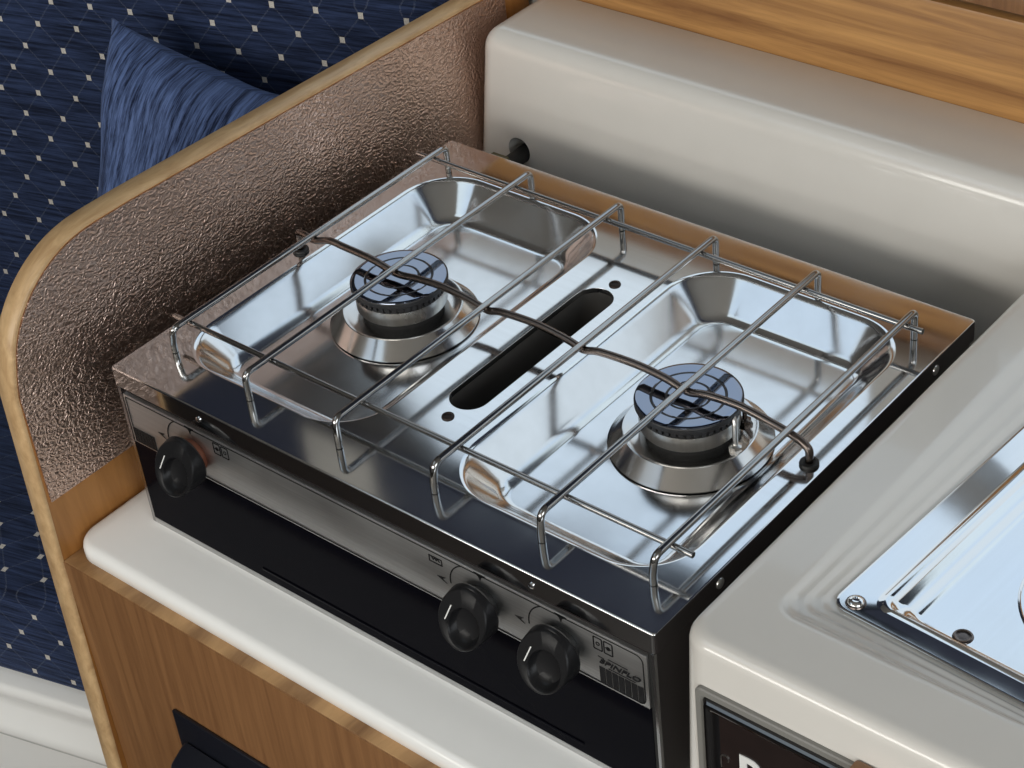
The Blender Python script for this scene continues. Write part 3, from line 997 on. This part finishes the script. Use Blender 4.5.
rod = [(GL[0], GL[1], 0.0008), (GL[0], GL[1], 0.010), (GL[0] + 0.001, GL[1], HB - 0.006), (0.0200, 0.1735, HB - 0.0045), (0.0312, 0.1728, HB - 0.0052), (0.0460, 0.1735, HB - 0.001), (0.0600, 0.1738, zh), (0.088, 0.1732, zh - 0.0005), (0.1112, 0.1722, zl),
       (0.132, 0.1728, zh - 0.001), (0.155, 0.1735, zh), (0.178, 0.1730, zh - 0.0015), (0.1950, 0.1722, zl), (0.207, 0.1730, zh - 0.001), (0.235, 0.1738, zh), (0.262, 0.1728, zh - 0.0015), (0.2774, 0.1715, zl),
       (0.290, 0.1726, zh - 0.001), (0.318, 0.1735, zh), (0.342, 0.1728, zh - 0.001), (0.3598, 0.1716, zl), (0.374, 0.1726, zh - 0.001), (0.398, 0.1733, zh), (0.422, 0.1722, zh - 0.002), (0.4368, 0.1708, zl), (0.4455, 0.1702, HB - 0.0075), (GR[0], GR[1], 0.0105), (GR[0], GR[1], 0.0008)]
tube('middle_rod', smooth_path(rod, 5), 0.0026, M_ROD, pan, 14, label='heat-darkened wavy rod across the middle')
done(pan)

# ------------------------------------------------------------------ sink unit on the right
TZ = 0.0272
sink = empty('sink_unit', (0.70, 0.2, -0.6), 'cream moulded sink unit on the right with rounded corner', 'sink unit')
X0, X1, Y0, Y1 = 0.4846, 1.50, -0.0125, 0.4035
loops = []
R = (0.018, 0.01, 0.01, 0.01)
for d, z in [(0.0, -0.60), (0.0, -0.10), (0.0, TZ - 0.0075), (0.0006, TZ - 0.0048), (0.0022, TZ - 0.0022), (0.0048, TZ - 0.0006), (0.0080, TZ), (0.0100, TZ)]:
    loops.append([(x, y, z) for x, y in rrect(X0 + d - max(0.0, TZ - 0.0075 - z) * 0.045, X1 - d, Y0 + d, Y1 - d, [max(0.003, q - d * 0.4) for q in R], 8)])
RX0, RY0, RX1, RY1 = 0.5165, 0.0300, 0.93, 0.385
DZ = 0.0168
rec = [(-0.0015, TZ - 0.0000, 0.0145), (0.0000, TZ - 0.0000, 0.0140), (0.0012, TZ - 0.0004, 0.0136), (0.0030, TZ - 0.0022, 0.0129), (0.0048, TZ - 0.0037, 0.0123), (0.0060, TZ - 0.0041, 0.0118), (0.0072, TZ - 0.0041, 0.0114), (0.0082, TZ - 0.0045, 0.0110), (0.0098, TZ - 0.0063, 0.0105), (0.0112, TZ - 0.0073, 0.0100), (0.0122, TZ - 0.0075, 0.0096), (0.0132, TZ - 0.0076, 0.0092), (0.0140, TZ - 0.0081, 0.0090), (0.0154, TZ - 0.0097, 0.0085), (0.0162, TZ - 0.0103, 0.0082), (0.0168, TZ - 0.0105, 0.0080),
       (0.0360, TZ - 0.0105, 0.007), (0.0362, TZ - 0.0220, 0.007)]
for d, z, r in rec:
    ca, sa = cos(radians(-4.0) * min(1.0, max(0.0, d) / 0.0168)), sin(radians(-4.0) * min(1.0, max(0.0, d) / 0.0168))
    L = []
    for x, y in rrect(RX0 + d, RX1 - d * 3, RY0 + d * (1.67 if d < 0.02 else 1.12), RY1 - d, r, 8):
        dx, dy = x - 0.5340, y - 0.058
        L.append((0.5340 + dx * ca - dy * sa, 0.058 + dx * sa + dy * ca, z))
    loops.append(L)
mesh_from('moulding', *loft(loops), M_GRP, sink, angle=35)
done(sink)

# draining board, slightly skewed in its recess
RZ = radians(-4.0)
dr = empty('draining_board', (0.5343, 0.0592, DZ + 0.0002), 'stainless steel draining board set in the cream sink unit', 'draining board', rz=RZ)
LX, LY = 0.33, 0.30
ZP = 0.0012
loops = []
for d, z, r in [(0.0, 0.0, 0.010), (0.0, ZP - 0.0003, 0.010), (0.0004, ZP, 0.0096), (0.0016, ZP, 0.0090),
                (0.0180, ZP, 0.0104), (0.0195, ZP + 0.0001, 0.0100), (0.0212, ZP + 0.0012, 0.0098), (0.0234, ZP + 0.0016, 0.0092), (0.0256, ZP + 0.0008, 0.0086), (0.0276, ZP - 0.0018, 0.0080),
                (0.0300, ZP - 0.0024, 0.0072), (0.0322, ZP - 0.0028, 0.0066), (0.0345, ZP - 0.0046, 0.0060), (0.0370, ZP - 0.0066, 0.0054), (0.0385, ZP - 0.0074, 0.0050), (0.0400, ZP - 0.0076, 0.0045), (0.0415, ZP - 0.0076, 0.0042)]:
    loops.append([(x, y, z) for x, y in rrect(d, LX - d, d * 0.62 if d > 0.01 else d, LY - d, r, 12)])
plate = mesh_from('plate', *loft(loops, cap0=False), M_DRAIN, dr, angle=38)
plate.data.polygons[len(plate.data.polygons) - 1].use_smooth = False
ZF = ZP - 0.0076
ring_v, ring_f = [], []
gs = []
for cx, cy, rr in ((0.118, 0.098, 0.052),):
    path = [(cx + rr * cos(2 * pi * i / 64), cy + rr * sin(2 * pi * i / 64), ZF + 0.0002) for i in range(65)]
    gs.append(g_tube(path, 0.0009, 8))
mesh_from('drain_bead', *join_geo(*gs), M_DRAIN, dr)
v, f = lathe([(0.0048, 0.0), (0.0046, 0.0012), (0.0036, 0.0022), (0.0022, 0.0024), (0.0018, 0.0014), (0.0004, 0.0012)], (0.0113, 0.0088, ZP), 20)
sc = mesh_from('corner_screw', v, f, M_CHROME, dr)
mesh_from('washer', *lathe([(0.0058, 0), (0.0054, 0.0007), (0.004, 0.0008)], (0.0113, 0.0088, ZP), 20), M_ROD, sc)
v, f = lathe([(0.0058, 0.0), (0.0056, 0.0004), (0.0046, 0.0006), (0.0040, 0.0002), (0.0024, 0.0003)], (0.0660, 0.0286, ZF), 24)
mesh_from('floor_screw', v, f, M_ROD, dr)

# ------------------------------------------------------------------ appliance in the front of the sink unit
ap = empty('appliance', (0.60, -0.015, -0.30), 'dark brown glossy appliance front with chrome frame in the sink unit', 'appliance')
AX0, AX1, AZ0, AZ1 = 0.4975, 0.95, -0.42, -0.0035
AY = -0.0127
def frame_loft(sec):
    return loft([[(x, AY - h, z) for x, z in rrect(AX0 + d, AX1 - d, AZ0 + d, AZ1 - d, max(0.0008, 0.004 - d * 0.2), 5)] for d, h in sec], cap0=False, cap1=False)


fr = mesh_from('frame', *frame_loft([(0.0, 0.0), (0.0, 0.0022), (0.0008, 0.0030), (0.0040, 0.0032), (0.0050, 0.0022), (0.0050, 0.0)]), M_GREYTRIM, ap, angle=25, label='grey outer frame')
mesh_from('chrome_bead', *frame_loft([(0.0050, 0.0010), (0.0056, 0.0012), (0.0062, 0.0036), (0.0072, 0.0050), (0.0086, 0.0054), (0.0108, 0.0048), (0.0132, 0.0032), (0.0148, 0.0016), (0.0150, 0.0)]), M_DARKCHROME, fr, angle=30, label='dark polished inner bead')
box('dark_panel', AX0 + 0.0146, AX1 - 0.0146, AY - 0.0016, AY, AZ0 + 0.0146, AZ1 - 0.0146, M_APPL, ap)
text_mesh('letter', 'R', 0.034, M_PRINTW, ap, (0.5235, AY - 0.0021, -0.0640), sx=0.95, offset=0.0008)
g = strokes([arc(0.5152, -0.0505, 0.0026, -30, 200, 12), [(0.5126, -0.0505), (0.5130, -0.0580)]], 0.0006)
flat_poly('scroll_mark', g, M_ALU, ap, y0=AY - 0.0021)
box('wooden_knob', 0.5965, 0.6265, AY - 0.014, AY - 0.0002, -0.028, 0.0008, M_WOODF, ap, bevel=0.002)
done(ap)

# ------------------------------------------------------------------ placing the scatter cushion
# local x = across, y = up the cushion, z = out of its face
up = Vector((0.0, 0.0, 1.0))
face = (SN + up * 0.22).normalized()
ax = (SU - face * SU.dot(face)).normalized()
ay = face.cross(ax)
tw = radians(-11)
ax2 = ax * cos(tw) + ay * sin(tw); ay2 = -ax * sin(tw) + ay * cos(tw)
M4 = Matrix.Identity(4)
corner = Vector(su(-0.232, -0.366, 0.047))
cpos = corner + ax2 * 0.124 - ay2 * 0.180
for i in range(3):
    M4[i][0], M4[i][1], M4[i][2], M4[i][3] = ax2[i], ay2[i], face[i], cpos[i]
pil.matrix_world = M4
bpy.context.view_layer.update()
